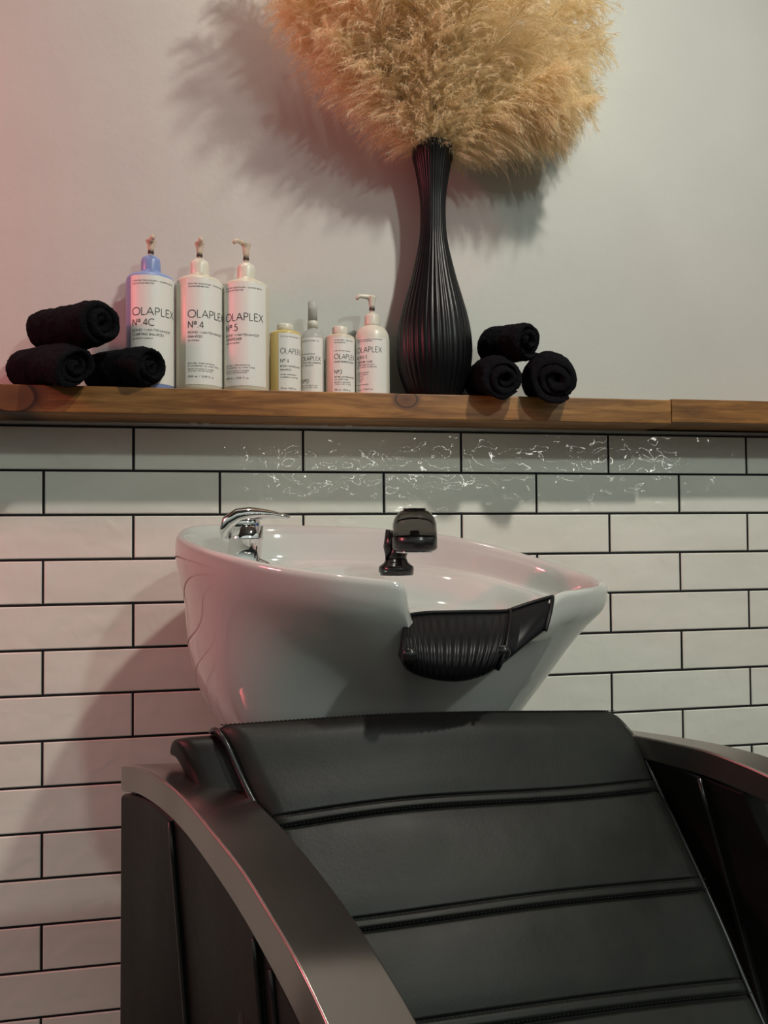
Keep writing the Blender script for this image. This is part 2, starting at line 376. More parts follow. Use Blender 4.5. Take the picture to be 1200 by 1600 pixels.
def bottle(px, pbase, ptop, wpx, label, m, build, y=-0.062, rot=0.0, name='pump_bottle'):
    b = PY(px, pbase, y); zz = SZ1+0.0004
    D = (b-CAM).dot(CF); r = wpx/2/F*D*0.985
    h = PY(px, ptop, y-0.0).z-zz
    t = root(name, (b.x, y, zz), label, 'bottle', 'white-labelled hair product bottles on the shelf', 0)
    build(t, r, h, m, rot); return t
def body(t, prof, m, n=40):
    bm = bmesh.new(); lathe(bm, prof, n); return link('body', bm, m, t)
def rounded(r, h, rs, neck_r, neck_h):
    p = [(r*0.90, 0), (r*0.97, 0.002), (r, 0.006), (r, h-rs)]
    for i in range(1, 8):
        a = i/7*PI/2; p.append((neck_r+(r-neck_r)*(math.cos(a) if i < 7 else 0)+0.0, h-rs+rs*math.sin(a)))
    p += [(neck_r, h+neck_h)]
    return p
def pump_parts(t, z0, rc, hc, ztop, rot, mcap, noz=0.03, mhead=None, short=False):
    mhead = mhead or M_clear
    bm = bmesh.new(); lathe(bm, [(rc, 0), (rc*1.02, 0.002), (rc, hc*0.7), (rc*0.9, hc*0.92), (rc*0.55, hc), (rc*0.5, hc+0.002)], 28, (0, 0, z0)); c = link('collar', bm, mcap, t)
    bm = bmesh.new(); zr = ztop-z0-hc
    lathe(bm, [(0.0034, 0), (0.0034, zr*0.45)], 14, (0, 0, z0+hc-0.002)); link('pump_stem', bm, M_clear, t)
    bm = bmesh.new(); lathe(bm, [(0.0052, 0), (0.0052, 0.004)], 16, (0, 0, z0+hc+zr*0.22)); link('pump_ring', bm, M_pump, t)
    bm = bmesh.new(); zh = z0+hc+zr*0.34; L = ztop-zh
    lathe(bm, [(0.0048, 0), (0.0056, L*0.25), (0.0062, L*0.55), (0.0085, L*0.85), (0.0088, L*0.95), (0.006, L)], 20, (0, 0, zh))
    d = Vector((math.sin(rot), -math.cos(rot), 0))
    zz = zh+L*0.86
    tube(bm, [Vector((0, 0, zz)), d*0.010+Vector((0, 0, zz+0.001)), d*noz*0.8+Vector((0, 0, zz+0.001)), d*noz+Vector((0, 0, zz-0.005))], [0.0050, 0.0044, 0.0036, 0.0030], 12)
    link('pump_head', bm, mhead, t)
TOP1, TOP2 = 'PATENTED TECHNOLOGY + OLAPLEX BOND', 'TECHNOLOGIE BREVETEE'
def litre(num, l1, l2, l3, noz_rot, mcap, a_l, a_r):
    def f(t, r, h, m, rot):
        hs = h
        body(t, rounded(r, hs, 0.012, r*0.42, 0.006), m, 48)
        # small shoulder step
        pump_parts(t, hs+0.002, r*0.40, 0.030, t['ptop'], noz_rot, mcap)
        zb, zt = hs*0.05, hs*0.945
        lb = label_patch(t, r, zb, zt, a_l, a_r)
        W = (a_r-a_l)*r; x = 0.0045; k = h/0.19
        lines = [(TOP1, x, .940, .0021, .00032, W*0.82), (TOP2, x, .915, .0020, .0003, W*0.42),
                 ('OLAPLEX', x, .628, .0118*k, .0011, W*0.86), (num, x, .530, .0105*k, .0011, None),
                 (l1, x, .478, .0036, .00048, W*0.76), (l2, x, .438, .0038, .00048, None), (l3, x, .405, .0022, .0003, None),
                 ('REPAIRS, STRENGTHENS', x, .190, .0022, .0003, W*0.55), ('& NOURISHES ALL HAIR TYPES', x, .166, .0022, .0003, W*0.66),
                 ('REPARE, RENFORCE ET NOURRIT', x, .138, .0018, .00025, W*0.54), ('TOUS LES TYPES DE CHEVEUX', x, .120, .0018, .00025, W*0.50),
                 ('1000 mL / 33.81 fl. oz.', x, .066, .0030, .0004, W*0.54)]
        lettering(lb, lines, r, zb, zt, a_l)
    return f
def mk_litre(px, pb, ps, wpx, ppump, label, m, *a, **k):
    t = None
    zz = SZ1+0.0004; ptop = PY(px, ppump, -0.062).z-zz
    b = PY(px, pb, -0.062); D = (b-CAM).dot(CF)
    t = root('pump_bottle', (b.x, -0.062, zz), label, 'bottle', 'white-labelled hair product bottles on the shelf')
    t['ptop'] = ptop; litre(*a)(t, wpx/2/F*D*0.985, PY(px, ps, -0.062).z-zz, m, 0); del t['ptop']
    return t
mk_litre(235.5, 603, 431, 75, 375, 'tall pale blue pump bottle labelled No 4C, leftmost of the bottles, behind the towels', M_blue, 'N#.4C', 'BOND MAINTENANCE*', 'CLARIFYING SHAMPOO', 'SHAMPOOING CLARIFIANT', 0.25, M_blue, -0.78, 1.43)
mk_litre(312, 605, 436, 73, 379, 'tall cream pump bottle labelled No 4 shampoo, between the blue and the No 5 bottle', M_cream, 'N#.4', 'BOND MAINTENANCE*', 'SHAMPOO', 'SHAMPOOING', 0.15, M_white, -0.55, 1.55)
mk_litre(385, 608, 442, 72, 380, 'tall cream pump bottle labelled No 5 conditioner, rightmost of the three tall ones', M_cream, 'N#.5', 'BOND MAINTENANCE*', 'CONDITIONER', 'APRES-SHAMPOOING', -0.75, M_white, -1.12, 0.98)
def small(px, pb, ps, wpx, ppt, label, m, kind, lines_f, a_l, a_r, name, lz=(.03, .93), y=-0.055):
    zz = SZ1+0.0004; b = PY(px, pb, y); D = (b-CAM).dot(CF); r = wpx/2/F*D*0.985
    h = PY(px, ps, y).z-zz; top = PY(px, ppt, y).z-zz
    t = root(name, (b.x, y, zz), label, 'bottle', 'white-labelled hair product bottles on the shelf')
    if kind == 'cap':
        body(t, rounded(r, h, 0.006, r*0.5, 0.002), m, 36)
        bm = bmesh.new(); lathe(bm, [(r*0.50, 0), (r*0.52, 0.001), (r*0.52, top-h-0.002), (r*0.46, top-h)], 28, (0, 0, h+0.0015)); link('cap', bm, M_white, t)
    elif kind == 'spray':
        body(t, rounded(r, h, 0.022, r*0.40, 0.004), m, 36)
        bm = bmesh.new(); lathe(bm, [(r*0.44, 0), (r*0.44, 0.012), (r*0.36, 0.014)], 24, (0, 0, h+0.003)); link('collar', bm, M_white, t)
        bm = bmesh.new(); lathe(bm, [(r*0.40, 0), (r*0.40, top-h-0.022), (r*0.30, top-h-0.019)], 24, (0, 0, h+0.016)); link('spray_cap', bm, M_frost, t)
        bm = bmesh.new(); lathe(bm, [(0.0035, 0), (0.0035, 0.014), (0.006, 0.015), (0.006, 0.022)], 14, (0, 0, h+0.018)); link('spray_head', bm, M_white, t)
    else:
        body(t, rounded(r, h, 0.026, r*0.42, 0.002), m, 40)
        pump_parts(t, h+0.001, r*0.44, 0.022, top, -1.35, m, 0.030, M_white)
    zb, zt = h*lz[0], h*lz[1]
    lb = label_patch(t, r, zb, zt, a_l, a_r)
    lettering(lb, lines_f((a_r-a_l)*r), r, zb, zt, a_l)
    return t
small(446, 609, 519, 49, 509, 'small amber bottle with white cap labelled No 4, beside the tall No 5 bottle', M_yellow, 'cap',
      lambda W: [(TOP1[:24], .003, .93, .0016, .00025, W*.8), ('OLAPLEX', .003, .655, .0090, .00068, W*.80), ('N#.4', .003, .500, .0062, .00055, None), ('BOND MAINTENANCE*', .003, .425, .0030, .00036, W*.74), ('SHAMPOO', .003, .365, .0030, .00036, None),
                 ('REPAIRS, STRENGTHENS', .003, .290, .0018, .00025, W*.55), ('& NOURISHES ALL HAIR TYPES', .003, .245, .0018, .00025, W*.62), ('250 mL / 8.5 fl. oz.', .003, .055, .0028, .00036, W*.56)], -0.48, 1.45, 'capped_bottle')
small(489, 611, 516, 37, 468, 'slim frosted spray bottle labelled No 0, between the two capped bottles', M_frost, 'spray',
      lambda W: [(TOP1[:24], .002, .93, .0016, .00025, W*.78), ('PATENTED TECHNOLOGY', .002, .700, .0016, .00025, W*.62), ('OLAPLEX', .002, .595, .0072, .0006, W*.86), ('INTENSIVE BOND BUILDING', .002, .545, .0022, .0003, W*.86), ('HAIR TREATMENT', .002, .500, .0020, .00028, W*.55),
                 ('N#0', .002, .200, .0078, .0006, None), ('STEP ONE, PRIME AND', .002, .150, .0018, .00025, W*.7), ('STRENGTHEN HAIR', .002, .115, .0018, .00025, W*.7), ('155 mL', .002, .030, .0022, .0003, None)], -1.3, 0.85, 'spray_bottle', (.02, .855), y=-0.050)
small(531.5, 612, 525, 47, 513, 'small cream bottle with white cap labelled No 3, beside the spray bottle', M_cream, 'cap',
      lambda W: [('PATENTED + OLAPLEX', .003, .93, .0018, .00028, W*.75), ('HAIR PERFECTOR', .003, .89, .0015, .00025, W*.4), ('PATENTED TECHNOLOGY', .003, .745, .0015, .00025, W*.6), ('OLAPLEX', .003, .610, .0088, .00068, W*.84), ('HAIR PERFECTOR*', .003, .545, .0030, .0004, W*.76),
                 ('N#3', .003, .350, .0068, .00062, None), ('REPAIRS AND STRENGTHENS', .003, .285, .0022, .0003, W*.8), ('ALL HAIR TYPES', .003, .240, .0022, .0003, W*.5), ('REPARE ET RENFORCE', .003, .195, .0017, .00025, W*.6), ('TOUS LES TYPES', .003, .16, .0017, .00025, W*.62), ('250 mL / 8.5 fl. oz.', .003, .055, .0030, .00036, W*.62)], -0.62, 1.25, 'capped_bottle')
small(582, 613, 511, 55, 463, 'grey white pump bottle labelled 4-IN-1, rightmost bottle beside the black vase', M_white, 'pump',
      lambda W: [(TOP1, .003, .955, .0017, .00026, W*.80), (TOP2, .003, .925, .0015, .00025, W*.5), ('OLAPLEX', .002, .735, .0095, .00072, W*.80), ('4-IN-1', .002, .618, .0070, .0006, None), ('MOISTURE MASK', .002, .550, .0034, .0004, W*.52), ('MASQUE HYDRATANT 4-EN-1', .002, .505, .0020, .00028, W*.58), ('REVITALISE, HYDRATE', .002, .465, .0020, .00028, W*.64),
                 ('MOISTURE, REPAIR,', .002, .370, .0018, .00025, W*.42), ('SHINE, SMOOTH', .002, .335, .0018, .00025, W*.38), ('HYDRATE', .002, .300, .0018, .00025, W*.25), ('REPARE', .002, .26, .0018, .00025, W*.25), ('LISSE', .002, .225, .0018, .00025, W*.22), ('BRILLANCE ET DOUCEUR', .002, .16, .0018, .00025, W*.4), ('370 mL / 12.55 fl. oz.', .002, .070, .0028, .00036, W*.54)], -1.25, 0.75, 'pump_bottle', (.03, .80))
# ================================================================== VASE
VY = -0.066
vb0 = PY(679, 612, VY); VZ = SZ1+0.0004; D = (vb0-CAM).dot(CF)
vt = PY(679, 233, VY).z-VZ
ys = [1440, 1400, 1300, 1200, 1100, 1000, 900, 800, 700, 600, 500, 350, 200, 120, 80]
rs = [143, 162, 198, 212, 208, 190, 162, 132, 106, 84, 73, 74, 98, 117, 127]
vprof = cr([Vector((r_/3.555/F*D*0.985, (1440-y_)/1360*vt, 0)) for y_, r_ in zip(ys, rs)], 70)
NF = 36
fl = lambda a, z: 0.028*(abs(math.sin(a*NF/2+1.2*math.sin(z*9)))**0.8-0.6)
bm = bmesh.new()
out_prof = [(p.x, p.y) for p in vprof]
inner = [(max(p.x-0.0035, 0.004), p.y) for p in vprof[::-1] if p.y > 0.02]
lathe(bm, out_prof+[(out_prof[-1][0]-0.001, vt+0.0012), (out_prof[-1][0]-0.003, vt)]+inner[1:], NF*8, (0, 0, 0), fl)
vase = link('vase', bm, M_vase); vase.location = (vb0.x, VY, VZ)
vase['label'] = 'tall matt black ribbed vase with a narrow neck, holding pampas grass on the shelf'; vase['category'] = 'vase'
# ================================================================== PAMPAS
import numpy as np
MOUTH = Vector((vb0.x, VY, VZ+vt))
def plume(az, lean, L, bend, fat, seed, nb=270, nf=34):
    R = np.random.default_rng(seed)
    a, l = math.radians(az), math.radians(lean)
    h = np.array([math.cos(a), math.sin(a), 0.0]); up = np.array([0, 0, 1.0])
    N = 60; tt = np.linspace(0, 1, N); ang = l*0.80+bend*tt**1.5
    step = L/(N-1); d = np.sin(ang)[:, None]*h+np.cos(ang)[:, None]*up
    base = np.array(MOUTH)+h*0.014+np.array([0, 0, -0.012])
    ax = base+np.vstack([np.zeros(3), np.cumsum(d[:-1]*step, 0)])
    def at(t): 
        x = np.clip(t, 0, 1)*(N-1); i = np.minimum(x.astype(int), N-2); f = (x-i)[:, None]; return ax[i]*(1-f)+ax[i+1]*f, d[i]
    t = R.random(nb)**0.8; p0, tan = at(t)
    env = fat*(0.62+0.55*np.sin(PI*t)**0.7)*(1.1-0.35*t)*R.uniform(0.40, 1.35, nb)
    rv = R.normal(size=(nb, 3)); rv -= (rv*tan).sum(1)[:, None]*tan; rv /= np.linalg.norm(rv, axis=1)[:, None]
    bd = rv*R.uniform(0.45, 0.85, nb)[:, None]+tan*0.85; bd /= np.linalg.norm(bd, axis=1)[:, None]
    def branch(idx, s_):
        e = env[idx][:, None]; s_ = s_[:, None]
        return p0[idx]+bd[idx]*e*s_*1.35+rv[idx]*0.25*e*s_**2-up*(0.55*e*s_**2)
    # fibres
    idx = np.repeat(np.arange(nb), nf); M = len(idx); s_ = R.random(M)**0.8
    q0 = branch(idx, s_)+R.normal(size=(M, 3))*0.0009; tg = branch(idx, s_+0.05)-q0; tg /= np.linalg.norm(tg, axis=1)[:, None]+1e-9
    v = tg*R.uniform(0.7, 1.3, M)[:, None]+R.normal(size=(M, 3))*0.34-up*0.10; v /= np.linalg.norm(v, axis=1)[:, None]
    fl_ = R.uniform(0.006, 0.017, M)[:, None]
    q1 = q0+v*fl_*0.5; q2 = q0+v*fl_+R.normal(size=(M, 3))*0.0012-up*fl_*0.18
    # branchlet spines
    b = np.arange(nb); Bs = [branch(b, np.full(nb, x)) for x in (0, .35, .7, 1.0)]
    segs = [(q0, q1, q2, 0.00026)]+[(Bs[0], Bs[1], Bs[2], 0.0003), (Bs[2], Bs[2]*.5+Bs[3]*.5, Bs[3], 0.0003)]
    V = []; 
    for A, B, C, w_ in segs:
        sd = np.cross(C-A, R.normal(size=A.shape)); sd /= np.linalg.norm(sd, axis=1)[:, None]+1e-9
        V.append(np.stack([A-sd*w_, A+sd*w_, B-sd*w_*.8, B+sd*w_*.8, C-sd*w_*.25, C+sd*w_*.25], 1).reshape(-1, 3))
    V = np.vstack(V)
    lim = -0.006; over = V[:, 1] > lim-0.02                      # fibres resting against the wall bend away from it
    V[over, 1] = lim-0.02*np.exp(-(V[over, 1]-(lim-0.02))/0.02)
    n = len(V)//6; F_ = (np.arange(n)[:, None]*6+np.array([0, 1, 3, 2, 2, 3, 5, 4])).reshape(-1)
    me = bpy.data.meshes.new('plume'); me.vertices.add(len(V)); me.vertices.foreach_set('co', V.reshape(-1))
    me.loops.add(len(F_)); me.loops.foreach_set('vertex_index', F_.astype(np.int32))
    me.polygons.add(2*n); me.polygons.foreach_set('loop_start', np.arange(0, 8*n, 4, dtype=np.int32)); me.polygons.foreach_set('loop_total', np.full(2*n, 4, np.int32))
    me.update(); me.validate(); me.materials.append(M_grass)
    ax[:, 1] = np.minimum(ax[:, 1], -0.012)
    return me, ax, h
rp = random.Random(21); specs = []
for k in range(44):
    az = [184, 196, 208, 222, 238, 254, 270, 286, 302, 318, 332, 345, 356][k % 13]+rp.uniform(-6, 6)
    lean = [14, 42, 27, 50, 8, 35, 21, 46][(k*5) % 8]+rp.uniform(-4, 4)
    if 235 < az < 305: lean *= 0.72
    specs.append((az, lean, rp.uniform(.36, .46), rp.uniform(.15, .5), rp.uniform(.042, .056)))
# the lowest plumes, drooping over the rim at both sides
specs += [(194, 54, .34, .30, .045), (186, 60, .29, .2, .042), (206, 60, .26, .3, .042), (178, 50, .36, .25, .045), (352, 62, .26, .80, .045), (344, 56, .30, .7, .050), (357, 50, .34, .6, .050), (338, 66, .22, 1.0, .040), (350, 44, .38, .8, .050), (2, 58, .30, .5, .045), (330, 60, .26, .8, .045), (347, 70, .24, 1.1, .034), (358, 68, .24, .9, .036), (352, 78, .24, .75, .038), (340, 72, .28, .8, .042), (0, 62, .34, .6, .045), (2, 74, .28, .5, .036), (346, 52, .36, .7, .05), (192, 62, .32, .15, .04), (182, 46, .40, .2, .045)]
for k, (az, lean, L, bend, fat) in enumerate(specs):
    t = root('pampas_plume', tuple(MOUTH), 'feathery beige pampas plume fanning out of the tall black ribbed vase', 'dried plume', 'pampas plumes in the black vase')
    me, ax, h = plume(az, lean, L, bend, fat, 300+k)
    me.transform(Matrix.Translation(-MOUTH))
    po = bpy.data.objects.new('plume', me); COL.objects.link(po); po.parent = t
    hh = Vector(h); pts = [Vector((0, 0, -0.17))-hh*0.006, Vector((0, 0, -0.05))+hh*0.004]+[Vector(ax[i])-MOUTH for i in range(0, 60, 6)]
    sb = bmesh.new(); tube(sb, pts, [0.0018, 0.0018]+[0.0016*(1-i/12) for i in range(10)], 6)
    link('stem', sb, M_stem, t)
# ================================================================== TOWELS
def towel(p_back, p_front, r, label, grp, seed, droop=0.0, flat=0.92, turn=0.0, flap=False):
    """rolled towel: spiral cross-section swept from p_back to p_front (centre points)"""
    A, B = Vector(p_back), Vector(p_front); ax = B-A; L = ax.length; ax.normalize()
    side = ax.cross(Vector((0, 0, 1))).normalized(); up = side.cross(ax)
    turns = 2.6; N = 170; M = 64; th = r/(turns+0.55)*0.95
    def sp(k, s):
        ph = k/N*turns*2*PI
        rr = th*0.45+(r-th*0.45-th*0.5)*(ph/(turns*2*PI))
        return ph, rr
    bm = bmesh.new(); rings = []
    for j in range(M+1):
        s = j/M; e = min(s, 1-s)*L
        outp, inp = [], []
        for k in range(N+1):
            ph, rr = sp(k, s); ang = -ph+turn+0.25*s
            lay = k/N; rr -= th*0.55*max(0, (lay-0.93)/0.07)
            endpush = 0.005*math.sin(lay*9+seed)*(1 if s > .5 else -1)*max(0, 1-e/0.03)
            thk = th*0.53*(1-0.8*max(0, (lay-0.95)/0.05))*(math.sqrt(max(0.04, 1-(1-min(1, e/0.011))**2)))
            for sign, lst in ((1, outp), (-1, inp)):
                q = rr+sign*thk
                x = q*math.cos(ang); z = q*math.sin(ang)*flat
                p = A+ax*(s*L+endpush)+side*x+up*z
                n = noise.noise(p*38+Vector((seed, 0, 0)))*0.0030+noise.noise(p*110+Vector((seed*2, 0, 0)))*0.0016+noise.noise(p*420)*0.0014
                p = p+(side*math.cos(ang)+up*math.sin(ang))*n*sign
                if sign > 0 and lay > 0.6 and z < 0: p.z = max(p.z, 0) if False else p.z
                out_over = max(0, -p.y-SD)
                p.z -= droop*min(1, out_over/0.06)**1.3
                lst.append(p)
        rings.append(outp+inp[::-1])
    vr = loft(bm, rings, True, False, False)
    for rg in (vr[0], vr[-1]):
        for k in range(N): bm.faces.new((rg[k], rg[k+1], rg[2*N-k], rg[2*N+1-k]))
    o = link('rolled_towel', bm, M_towel, origin=A.lerp(B, .5)-up*r)
    o['label'] = label; o['category'] = 'towel'; o['group'] = grp
    return o
def tw(pxb, pyb, Yb, pxf, pyf, Yf, rad, *a, **k):
    return towel(PY(pxb, pyb, Yb), PY(pxf, pyf, Yf), rad, *a, **k)
GL, GR = 'black towels rolled up at the left end of the shelf', 'black towels rolled up right of the vase'
rt_ = 0.0415
zt_ = SZ1+rt_*0.92-0.001
def towel_s(xb, Yb, xf, Yf, zb, zf, rad, *a, **k):
    B0 = PY(xb, 560, Yb); F0 = PY(xf, 560, Yf)
    return towel(Vector((B0.x, Yb, zb)), Vector((F0.x, Yf, zf)), rad, *a, **k)
towel_s(42, -0.048, 120, -0.165, zt_, zt_-0.004, rt_, 'black rolled towel at the far left of the shelf, its end drooping over the edge', GL, 1, droop=0.018, turn=1.5)
towel_s(150, -0.045, 238, -0.122, zt_-0.001, zt_-0.002, 0.0405, 'black rolled towel on the shelf right in front of the blue bottle', GL, 2, droop=0.006, turn=1.3)
towel_s(68, -0.048, 163, -0.150, zt_+0.067, zt_+0.060, 0.044, 'black rolled towel lying on top of the left stack', GL, 3, turn=1.2)
towel_s(752, -0.052, 790, -0.165, zt_+0.002, zt_+0.0, 0.0440, 'black rolled towel at the foot of the right stack, touching the vase', GR, 4, droop=0.024, turn=1.2)
towel_s(850, -0.054, 869, -0.165, zt_+0.008, zt_+0.006, 0.0510, 'thick black rolled towel at the right of the right stack, rightmost on the shelf', GR, 5, droop=0.034, turn=1.3)
towel_s(768, -0.048, 828, -0.135, zt_+0.070, zt_+0.060, 0.0420, 'black rolled towel lying on top of the right stack beside the vase', GR, 6, turn=1.2)
# ================================================================== BASIN
# rim outline: (x, y in the photo, depth) -> real points; goes L tip -> left -> back -> right -> R tip -> neck notch
BR = root('shampoo_basin', (P(600, 1100, 1.10).x, P(600, 1100, 1.10).y, 0), 'white ceramic shampoo basin with black neck rest, mounted behind the black reclining chair', 'basin')
rim_pts = [(612, 917, .842), (570, 913, .842), (505, 905, .850), (425, 893, .885), (345, 874, .945), (293, 857, 1.02), (274, 842, 1.11), (294, 829, 1.21), (360, 826, 1.30), (450, 827, 1.345), (560, 830, 1.355), (660, 838, 1.345),
           (740, 850, 1.31), (820, 871, 1.26), (890, 893, 1.20), (940, 910, 1.13), (948, 922, 1.06), (915, 929, 1.00), (880, 936, .968), (850, 962, .945), (792, 988, .925), (720, 996, .905), (672, 994, .885), (647, 984, .868), (639, 956, .856), (632, 926, .846)]
RIM = cr(PV(rim_pts), 144, closed=True)
c0 = sum(RIM, Vector())/len(RIM)
zb_ = 0.70
PROF = [(1.06, 1.0, 1.0, 1.0), (1, 1, 1, 1), (.93, 1.006, 1.0, 1.0), (.885, 1.006, .985, .975), (.84, 1.006, .945, .925), (.73, 1.002, .858, .79), (.63, .998, .785, .66), (.54, .988, .715, .55), (.45, .965, .645, .46), (.37, .925, .582, .40),
        (.30, .875, .535, .36), (.24, .82, .485, .33), (.17, .69, .43, .31), (.10, .57, .385, .30), (.04, .45, .35, .29), (0, .38, .32, .28)]
_nL = 144*18//len(rim_pts)+1
VZR = [p.z for p in RIM]; _zR = RIM[_nL].z; _zL = RIM[1].z
for _i in range(_nL, 144): VZR[_i] = _zR+(_zL-_zR)*(_i-_nL)/(145-_nL)
_N = 144
SMX = [sum((RIM[(i+k) % _N]*math.exp(-(k/9)**2) for k in range(-20, 21)), Vector())/sum(math.exp(-(k/9)**2) for k in range(-20, 21)) for i in range(_N)]
_c0 = sum(RIM, Vector())/len(RIM); SMX = [_c0+(p-_c0)*1.03 for p in SMX]
_dr = Vector((CR.x, CR.y, 0)).normalized()
_df = -Vector((CF.x, CF.y, 0)).normalized()
def ring(f, s=1.0, dz=0.0):
    fs = [p[0] for p in PROF][::-1]; sb_ = interp(fs, [p[1] for p in PROF][::-1], f); ss_ = interp(fs, [p[2] for p in PROF][::-1], f); sf_ = interp(fs, [p[3] for p in PROF][::-1], f)
    out = []; b_ = max(0, min(1, (f-0.72)/0.24)); b_ = b_*b_*(3-2*b_)
    for ii, p in enumerate(RIM):
        pz = VZR[ii]*(1-b_)+p.z*b_
        sm = SMX[ii].lerp(p, b_); d = Vector((sm.x-c0.x, sm.y-c0.y, 0)); k = max(0, min(1, (d.normalized().dot(_dr)-0.15)/0.7)); k = k*k*(3-2*k)
        k2 = max(0, min(1, (d.normalized().dot(_df)-0.35)/0.6)); k2 = k2*k2*(3-2*k2)*(1-k)
        q = (sb_*(1-k-k2)+ss_*k+sf_*k2)*s
        out.append(Vector((c0.x+d.x*q, c0.y+d.y*q, zb_+(pz-zb_)*f+dz)))
    return out
def deck(s, zfun):
    out = []
    for p in RIM:
        d = Vector((p.x, p.y, 0))-Vector((c0.x, c0.y, 0)); q = Vector((c0.x+d.x*s, c0.y+d.y*s, 0)); out.append(Vector((q.x, q.y, zfun(q, p))))
    return out
bowlc = P(650, 1000, 1.10)
def zin(q, p):
    base = min(p.z-0.050, 1.003)
    r_ = math.hypot(q.x-bowlc.x, q.y-bowlc.y)
    k = max(0, min(1, (0.195-r_)/0.06)); k = k*k*(3-2*k)
    d = math.hypot(p.x-c0.x, p.y-c0.y); s = math.hypot(q.x-c0.x, q.y-c0.y)/max(d, 1e-6)
    lev = 0.985
    bs = base*s**2+lev*(1-s**2)
    return bs-0.06*k
rings = [ring(0, .6)]+[ring(f) for f in (0, .04, .10, .17, .24, .30, .37, .45, .54, .63, .73, .80, .84, .87, .90, .94, .975)]+[ring(1, 1, -0.003), ring(1, .998, 0.003), ring(1, .985, 0.0065), ring(1, .968, 0.0075), ring(1, .95, 0.005), ring(1, .935, -0.003), ring(1, .925, -0.018)]
rings += [deck(.912, lambda q, p: p.z-0.040), deck(.903, lambda q, p: zin(q, p)+0.001)]
rings += [deck(s, zin) for s in (.885, .85, .81, .77, .73, .69, .65, .61, .57, .53, .49, .45, .40, .34, .27, .19, .11, .03)]
bm = bmesh.new(); loft(bm, rings)
basin = wpart('bowl', bm, M_porc, BR); sub(basin, 1)
bm = bmesh.new(); pc = Vector((c0.x, c0.y, 0))+CR*-0.05
rr_ = [[Vector((pc.x+a_*math.cos(q), pc.y+a_*0.8*math.sin(q), z)) for q in [2*PI*i/32 for i in range(32)]] for a_, z in ((.15, 0.0), (.15, .03), (.10, .12), (.09, .45), (.12, .66), (.15, .705))]
loft(bm, rr_); wpart('pedestal', bm, M_blackpl, BR)
# --- neck rest: saddle over the notch
NR_top = PV([(627, 985, .872), (632, 964, .885), (660, 957, .905), (720, 955, .925), (782, 954, .945), (797, 951, .950), (830, 940, .962), (861, 931, .975)])
NR_bot = PV([(622, 1022, .845), (636, 1045, .845), (668, 1058, .850), (712, 1063, .862), (752, 1055, .875), (778, 1040, .885), (815, 1010, .905), (849, 984, .935)])
def neck_surface(nu=140, nv=18):
    T = cr(NR_top, nu); Bt = cr(NR_bot, nu); out = []
    for i in range(nu+1):
        u = i/nu; col = []
        rib = math.sin(u/0.66*PI*2*21) if 0.04 < u < 0.66 else 0
        edge = math.exp(-((u-0.70)/0.012)**2)
        bul = interp([0, .08, .6, .72, .8, 1], [.014, .034, .032, .018, .010, .006], u)
        for j in range(nv+1):
            v_ = j/nv
            p = T[i].lerp(Bt[i], v_)
            b_ = math.sin(PI*min(1, v_*1.0))**0.7 if v_ > 0 else 0
            p = p-CF*(bul*b_+0.007)+Vector((0, 0, 1))*0.0
            p = p-CF*(0.0013*rib*math.sin(PI*v_)**0.4 if 0 < v_ < 1 else 0)-CF*0.004*edge
            col.append(p)
        out.append(col)
    return out
cols = neck_surface(); bm = bmesh.new(); backd = CF*0.012-Vector((0, 0, 0.004))
rings = []
for i, c in enumerate(cols):
    rings.append(c+[p+(CF*0.014)+Vector((0, 0, -0.003)) for p in c[::-1]])
loft(bm, rings)
NK = wpart('neck_rest', bm, M_rubber, BR)
# raised lip along the top and the right-hand edge of the neck rest
bm = bmesh.new(); tube(bm, [c[0]-CF*0.002 for c in cols], 0.0026, 8); tube(bm, [p-CF*0.002 for p in cols[-1]], 0.0026, 8); tube(bm, [p-CF*0.003 for p in cols[int(140*.70)]], 0.0022, 8)
wpart('lip', bm, M_rubber, NK)
for u_, v_ in ((0.17, .66), (0.69, .72)):
    i = int(u_*140); j = int(v_*18); p = cols[i][j]; n = -CF
    bm = bmesh.new(); tube(bm, [p-n*0.004, p+n*0.004, p+n*0.0065, p+n*0.0075], [0.0085, 0.0085, 0.0065, 0.001], 18)
    wpart('button', bm, M_blackpl, NK)
# --- faucet
fb = P(380, 886, 1.16); fb_z = fb.z-0.012
hx = CR.copy(); hx.z = 0; hx.normalize(); hy = Vector((-hx.y, hx.x, 0))
def FP(a, b, c): return fb+hx*a+hy*b+Vector((0, 0, c))
tilt = 0.10
bm = bmesh.new(); rings = []
for z, r_ in ((-.02, .030), (-.006, .030), (-.004, .0255), (.040, .0252), (.042, .0262), (.044, .0262), (.046, .0250), (.062, .0245)):
    c = FP(z*tilt, 0, z); rings.append([c+hx*r_*math.cos(q)+hy*r_*math.sin(q) for q in [2*PI*i/36 for i in range(36)]])
loft(bm, rings)
# spout, forward into the bowl
FC = wpart('faucet', bm, M_chrome, BR)
bm = bmesh.new(); d_ = (hx*0.35-hy*0.2)
sp = [(FP(.008, .0, .004)), FP(.022, -.005, .003), FP(.034, -.01, -.001), FP(.038, -.012, -.012)]
tube(bm, sp, [.013, .0115, .0105, .010], 16); wpart('spout', bm, M_chrome, FC)
